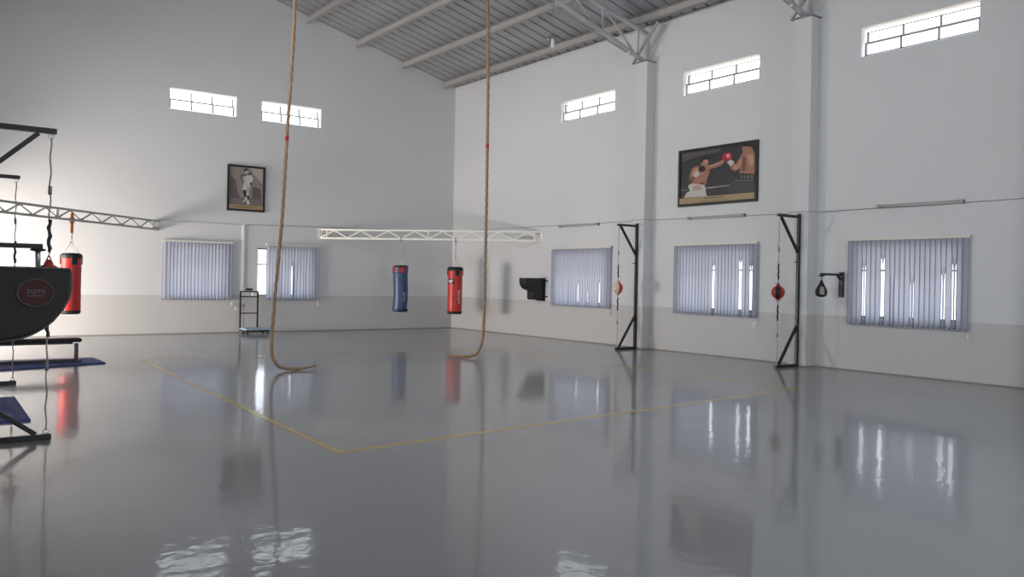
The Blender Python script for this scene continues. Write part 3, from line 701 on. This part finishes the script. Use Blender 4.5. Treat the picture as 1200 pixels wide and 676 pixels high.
def roundball(hx, y, zc, R, ztop, label, panel=True):
    r = thing('double_end_ball', (hx, y, zc-R), label, 'punch ball', 'double ended balls on elastic cords')
    m = MB(); m.lathe((hx, y, zc), [(max(0.004, R*math.sin(PI*i/14)), -R*math.cos(PI*i/14)) for i in range(15)], 24); b = m.build('ball', DRED, r)
    m = MB()
    if panel:
        a0 = math.radians(194); rr = R+0.004
        m.lathe((hx, y, zc), [(rr*math.sin(PI*i/14), -rr*math.cos(PI*i/14)) for i in range(2, 13)], 6, a0=a0, a1=a0+0.75)
        a0 = math.radians(194)+PI; m.lathe((hx, y, zc), [(rr*math.sin(PI*i/14), -rr*math.cos(PI*i/14)) for i in range(2, 13)], 6, a0=a0, a1=a0+0.75)
        m.build('black_panel', BLACKL, b)['label'] = 'black side panel'
    for s in (1, -1):
        for q in (-1, 1):
            m = MB(); m.tube([(hx+q*0.035, y, zc+s*R*0.96), (hx, y, zc+s*(R+0.085))], 0.006, 6); m.build('loop_strap', DRED, r)
        m = MB(); m.lathe((hx, y, zc+s*R*1.0-0.012), [(0.012, -0.014), (0.05, -0.01), (0.035, 0.03), (0.014, 0.055 if s > 0 else 0.03)] if s > 0 else [(0.012, -0.014), (0.05, -0.01), (0.045, 0.016), (0.012, 0.024)], 12); m.build('ball_collar', DRED, r)
    cords(r, hx, y, ztop, zc, R+0.09, R+0.09)
hx = ballframe(-0.27, -0.92, -8.40, 2.89, 'black steel frame on the far pilaster holding the red and white spindle ball')
spindle(hx, -8.40, 1.41, 2.89, 'red and white spindle shaped ball strung in the frame on the far pilaster')
hx = ballframe(-0.27, -0.96, -12.72, 2.89, 'black steel frame on the near pilaster holding the round red ball with black panel')
roundball(hx, -12.72, 1.42, 0.125, 2.89, 'round red ball with black panel strung in the frame on the near pilaster')
hx = ballframe(XW, -13.12, -13.60, 2.86, 'black steel frame at far left, its arm reaching above the black strike pad', bs=((1.40, 1.32), (1.42, 1.05)))
roundball(hx, -13.60, 1.485, 0.13, 2.86, 'red ball mostly hidden behind the black strike pad at far left')
hx = ballframe(XW+0.27, -12.94, -9.2, 2.84, 'black steel frame farther back at far left, only its arm tip in view', bs=((0.9, 0.8), (0.8, 0.9)))
roundball(hx-0.0, -9.2, 1.42, 0.12, 2.84, 'red ball strung in the farther frame at the left edge')

# ------------------------------------------------------------------ speed balls on brackets
def speedball(wx, tip, y, za, label, blabel, plate=True, drop=0.0):
    s = 1 if tip > wx else -1
    zb0 = drop
    r = thing('speed_ball_bracket', (wx, y, za-0.4), label, 'boxing bracket')
    if plate:
        m = MB(); m.box(min(wx, wx+s*0.05), max(wx, wx+s*0.05), y-0.04, y+0.04, za-0.42, za+0.05); m.build('wall_plate', BLACKM, r, 0.004)
        m = MB(); m.bar((wx+s*0.05, y, za-0.10), (wx+s*0.16, y, za-0.02), 0.03, 0.03, (0, 1, 0)); m.build('gusset', BLACKM, r)
    m = MB(); m.bar((wx+s*0.05, y, za), (tip, y, za), 0.035, 0.04); m.build('arm', BLACKM, r, 0.004)
    c = tip-s*0.035
    m = MB(); m.lathe((c, y, za-0.045), [(0.02, 0), (0.06, 0.008), (0.06, 0.022), (0.02, 0.03)], 16); m.build('swivel_plate', BLACKM, r)
    b = thing('speed_ball', (c, y, za-0.42-drop), blabel, 'speed ball', 'speed balls hung under the brackets')
    m = MB(); m.tube([(c, y, za-0.045), (c, y, za-0.075), (c+0.004, y, za-0.11-drop)], 0.014 if not drop else 0.02, 8); m.build('swivel', CHROME, b)
    m = MB(); zb = za-0.42-drop
    m.lathe((c, y, zb), [(0.02, 0.0), (0.07, 0.012), (0.10, 0.05), (0.107, 0.095), (0.095, 0.145), (0.065, 0.20), (0.04, 0.25), (0.025, 0.29), (0.022, 0.305)], 24); bl = m.build('ball', BLACKL, b)
    m = MB(); rr = 0.112; a0 = math.radians(222-22)
    m.lathe((c, y, zb), [(0.103, 0.05), (0.1105, 0.095), (0.0985, 0.145), (0.072, 0.19)], 6, a0=a0, a1=a0+0.75); m.build('badge', mat('badge_grey', (0.34, 0.33, 0.32), 0.5), bl)['label'] = 'pale grey printed badge'
speedball(0.0, -0.70, -13.46, 1.77, 'black wall bracket between the near pilaster and the far right blind', 'black pear shaped speed ball with a pale badge near the far right blind')
speedball(XW, -13.30, -14.25, 1.76, 'black bracket bar above the black strike pad at the left edge', 'speed ball hung behind the black strike pad at the left edge', drop=0.07)

# ------------------------------------------------------------------ black corner strike pads
def strike_pad(wx, sgn, y0, y1, label, zs, prof, badge):
    r = thing('strike_pad', (wx, (y0+y1)/2, zs-0.6), label, 'punch pad', 'black wall mounted strike pads')
    P = lambda a, b, d: (wx+sgn*a, d, zs+b)
    m = MB(); m.prism(prof, y0, y1, P); body = m.build('pad_body', BLACKL, r, 0.018)
    # piping round both side faces
    for y in (y0+0.004, y1-0.004):
        m = MB(); m.tube([P(a*0.992, b if b < -0.001 else -0.004, y) for a, b in prof], 0.0045, 6, closed=True); m.build('piping', PIPING if badge else BLACKM, body)
    m = MB(); m.box(min(wx, wx+sgn*0.03), max(wx, wx+sgn*0.03), y0-0.03, y1+0.03, zs-0.62, zs+0.0); m.build('back_plate', BLACKM, r)
    for z in (-0.07, -0.50):
        m = MB(); m.tube([(wx+sgn*0.02, y0-0.15, zs+z), (wx+sgn*0.02, y1+0.05, zs+z)], 0.016, 8); m.build('fixing_bolt', BLACKM, r)
    return r, body, P
lobe = [(0.03, 0.0), (0.66, 0.0), (0.665, -0.03), (0.665, -0.11), (0.65, -0.17), (0.62, -0.225), (0.575, -0.27), (0.52, -0.305), (0.45, -0.325), (0.40, -0.335)]
low = [(0.385, -0.37), (0.385, -0.55), (0.36, -0.585), (0.03, -0.60)]
strike_pad(0.0, -1, -4.66, -4.38, 'black padded strike pad on the right wall left of the first blind', 1.62, lobe+low, False)
# the one at left stands on a long arm: only its rounded front shows
lb = [(0.03, 0.0), (1.04, -0.012), (1.045, -0.05), (1.045, -0.115), (1.035, -0.155), (1.01, -0.205), (0.975, -0.250), (0.935, -0.285), (0.89, -0.312), (0.84, -0.330), (0.76, -0.342), (0.62, -0.345), (0.58, -0.37), (0.575, -0.56), (0.55, -0.59), (0.03, -0.60)]
r, body, P = strike_pad(XW, 1, -18.0, -17.72, 'large black strike pad with round maroon badge at the left edge, nearest the camera', 1.575, lb, True)
bx, bz = -13.808, 1.452
m = MB(); m.T = lambda a, b, c: (bx+a, -18.0-c, bz+b)
m.prism([(0.072*math.cos(2*PI*k/32), 0.061*math.sin(2*PI*k/32)) for k in range(32)], 0.0, 0.003, lambda a, b, d: (a, b, d)); bd = m.build('badge', LOGOR, body); bd['label'] = 'maroon oval badge with grey rim and lettering'
m = MB(); m.tube([(bx+0.072*math.cos(2*PI*k/32), -18.004, bz+0.061*math.sin(2*PI*k/32)) for k in range(32)], 0.0028, 6, closed=True); m.build('badge_rim', PIPING, bd)
def text(body_, size, loc, rot, m_, parent, name):
    cu = bpy.data.curves.new(name, 'FONT'); cu.body = body_; cu.size = size; cu.extrude = 0.0008; cu.align_x = 'CENTER'; cu.offset = 0.0006
    o = bpy.data.objects.new(name, cu); COL.objects.link(o); dg = bpy.context.evaluated_depsgraph_get()
    me = bpy.data.meshes.new_from_object(o.evaluated_get(dg)); bpy.data.objects.remove(o)
    n = bpy.data.objects.new(name, me); COL.objects.link(n); me.materials.clear(); me.materials.append(m_)
    n.parent = parent; n.location = Vector(loc)-ORG[parent.name]; n.rotation_euler = rot
    return n
text('sumi', 0.040, (bx+0.002, -18.0045, bz-0.003), (PI/2, 0, 0), LOGOW, bd, 'badge_lettering')
m = MB()
x = bx-0.034
while x < bx+0.036:
    wd = random.uniform(0.003, 0.005); m.box(x, x+wd, -18.0048, -18.003, bz-0.016, bz-0.011); x += wd+0.0015
m.build('badge_small_print', mat('dim_print', (0.16, 0.11, 0.12), 0.6), bd)

# ------------------------------------------------------------------ bench, mats
r = thing('weight_bench', (-12.4, -6.6, 0.022), 'low flat black bench standing on the blue mat at far left', 'bench')
m = MB(); m.box(-13.4, -11.72, -6.74, -6.46, 0.365, 0.43); m.build('seat_pad', BLACKL, r, 0.025)
m = MB(); m.box(-13.3, -11.85, -6.66, -6.54, 0.33, 0.365); m.build('pad_rail', BLACKM, r)
for x in (-11.79, -13.25):
    m = MB(); m.box(x-0.03, x+0.03, -6.64, -6.56, 0.07, 0.34); m.build('leg', BLACKM, r)
m = MB(); m.box(-13.3, -11.76, -6.64, -6.56, 0.022, 0.075); m.build('base_rail', BLACKM, r)
m = MB(); m.box(-11.83, -11.72, -6.70, -6.50, 0.022, 0.06); m.build('foot', BLACKM, r, 0.005)
def gymmat(poly, label):
    m = MB(); m.prism(poly, 0.0, 0.022, lambda a, b, d: (a, b, d))
    c = poly[0]; solo(m, 'gym_mat', MATB, (c[0], c[1], 0), label=label, cat='mat', group='blue mats along the left wall', bevel=0.004)
gymmat([(-11.38, -6.90), (-11.40, -5.90), (-13.5, -5.75), (-13.6, -7.55)], 'blue gym mat under the black bench by the far end of the hall')
gymmat([(-13.15, -12.47), (-13.10, -10.6), (-14.3, -10.55), (-14.35, -12.5)], 'blue gym mat showing only a corner at the left edge, behind the near frame foot')

# ------------------------------------------------------------------ platform scale
r = thing('platform_scale', (-6.5, -0.5, 0), 'pale blue platform scale with black frame against the far end wall', 'scale')
m = MB(); m.box(-6.86, -6.16, -0.78, -0.28, 0.10, 0.15); m.build('weighing_platform', SCALEB, r, 0.01)
m = MB(); m.box(-6.82, -6.20, -0.74, -0.32, 0.055, 0.10); m.build('base_frame', BLACKM, r)
for x in (-6.78, -6.24):
    for y in (-0.70, -0.36):
        m = MB(); m.lathe((x, y, 0), [(0.035, 0), (0.035, 0.02), (0.015, 0.025), (0.015, 0.06)], 10); m.build('foot', BLACKM, r)
for x in (-6.83, -6.36):
    m = MB(); m.bar((x, -0.24, 0.06), (x, -0.24, 1.12), 0.035, 0.035, (1, 0, 0)); m.build('post', BLACKM, r)
for z in (1.11, 0.97, 0.53):
    m = MB(); m.bar((-6.83, -0.24, z), (-6.36, -0.24, z), 0.028, 0.028); m.build('cross_bar', BLACKM, r)
m = MB(); m.bar((-6.83, -0.24, 0.08), (-6.36, -0.24, 0.08), 0.028, 0.028); m.build('cross_bar', BLACKM, r)
m = MB(); m.box(-6.74, -6.52, -0.31, -0.19, 1.13, 1.21); d = m.build('display_head', STEELD, r, 0.008)
m = MB(); m.box(-6.71, -6.55, -0.314, -0.309, 1.15, 1.19); m.build('screen', BLACKM, d)
m = MB(); m.box(-6.53, -6.42, -0.31, -0.25, 1.00, 1.07); m.build('junction_box', WHITE, r, 0.006)
m = MB(); m.tube(catmull([(-6.74, -0.26, 0.70), (-6.76, -0.28, 0.45), (-6.74, -0.29, 0.12)], 0.04), 0.006, 6); m.build('cable', BLACKM, r)
m = MB(); m.box(-6.80, -6.72, -0.30, -0.25, 0.70, 0.78); m.build('power_adapter', STEELD, r)

# ------------------------------------------------------------------ pendant lamp
lx, ly, lz = -2.6, -7.98, 6.92
r = thing('pendant_lamp', (lx, ly, lz-0.2), 'white pendant lamp on a thin rod under the roof near the far pilaster', 'lamp')
m = MB(); m.tube([(lx, ly, lz+0.05), (lx, ly, roofz(lx)-0.0)], 0.009, 6); m.build('rod', STEELD, r)
m = MB(); m.lathe((lx, ly, lz-0.01), [(0.15, 0.0), (0.15, 0.045), (0.09, 0.075), (0.03, 0.09)], 20); m.build('lamp_housing', mat('lamp_brown', (0.20, 0.18, 0.15), 0.4), r)
m = MB(); m.lathe((lx, ly, lz-0.20), [(0.012, 0), (0.045, 0.01), (0.045, 0.18), (0.03, 0.20)], 16); m.build('lamp_tube', WHITE, r)
for s in (-1, 1):
    m = MB(); m.lathe((lx+s*0.09, ly-s*0.06, lz-0.045), [(0.004, 0), (0.018, 0.01), (0.022, 0.025), (0.012, 0.04)], 10); m.build('added_glint', WHITE, r)  # white beads added to imitate two bright reflections on the lamp

# ------------------------------------------------------------------ yellow court line
m = MB(); C4 = [(-11.12, -15.49), (-3.35, -14.80), (-3.38, -7.15), (-10.72, -6.45)]
for k in range(4):
    a = Vector((*C4[k], 0)); b = Vector((*C4[(k+1) % 4], 0)); d = (b-a).normalized(); n_ = Vector((-d.y, d.x, 0))*0.04; e = d*0.03
    m.prism([((a-e-n_).x, (a-e-n_).y), ((b+e-n_).x, (b+e-n_).y), ((b+e+n_).x, (b+e+n_).y), ((a-e+n_).x, (a-e+n_).y)], 0.0003*k+0.0002, 0.0012+0.0003*k, lambda p, q, dd: (p, q, dd))
solo(m, 'court_line', YEL, (-11.12, -15.49, 0), label='yellow painted line marking a large rectangle on the grey floor', cat='floor line')
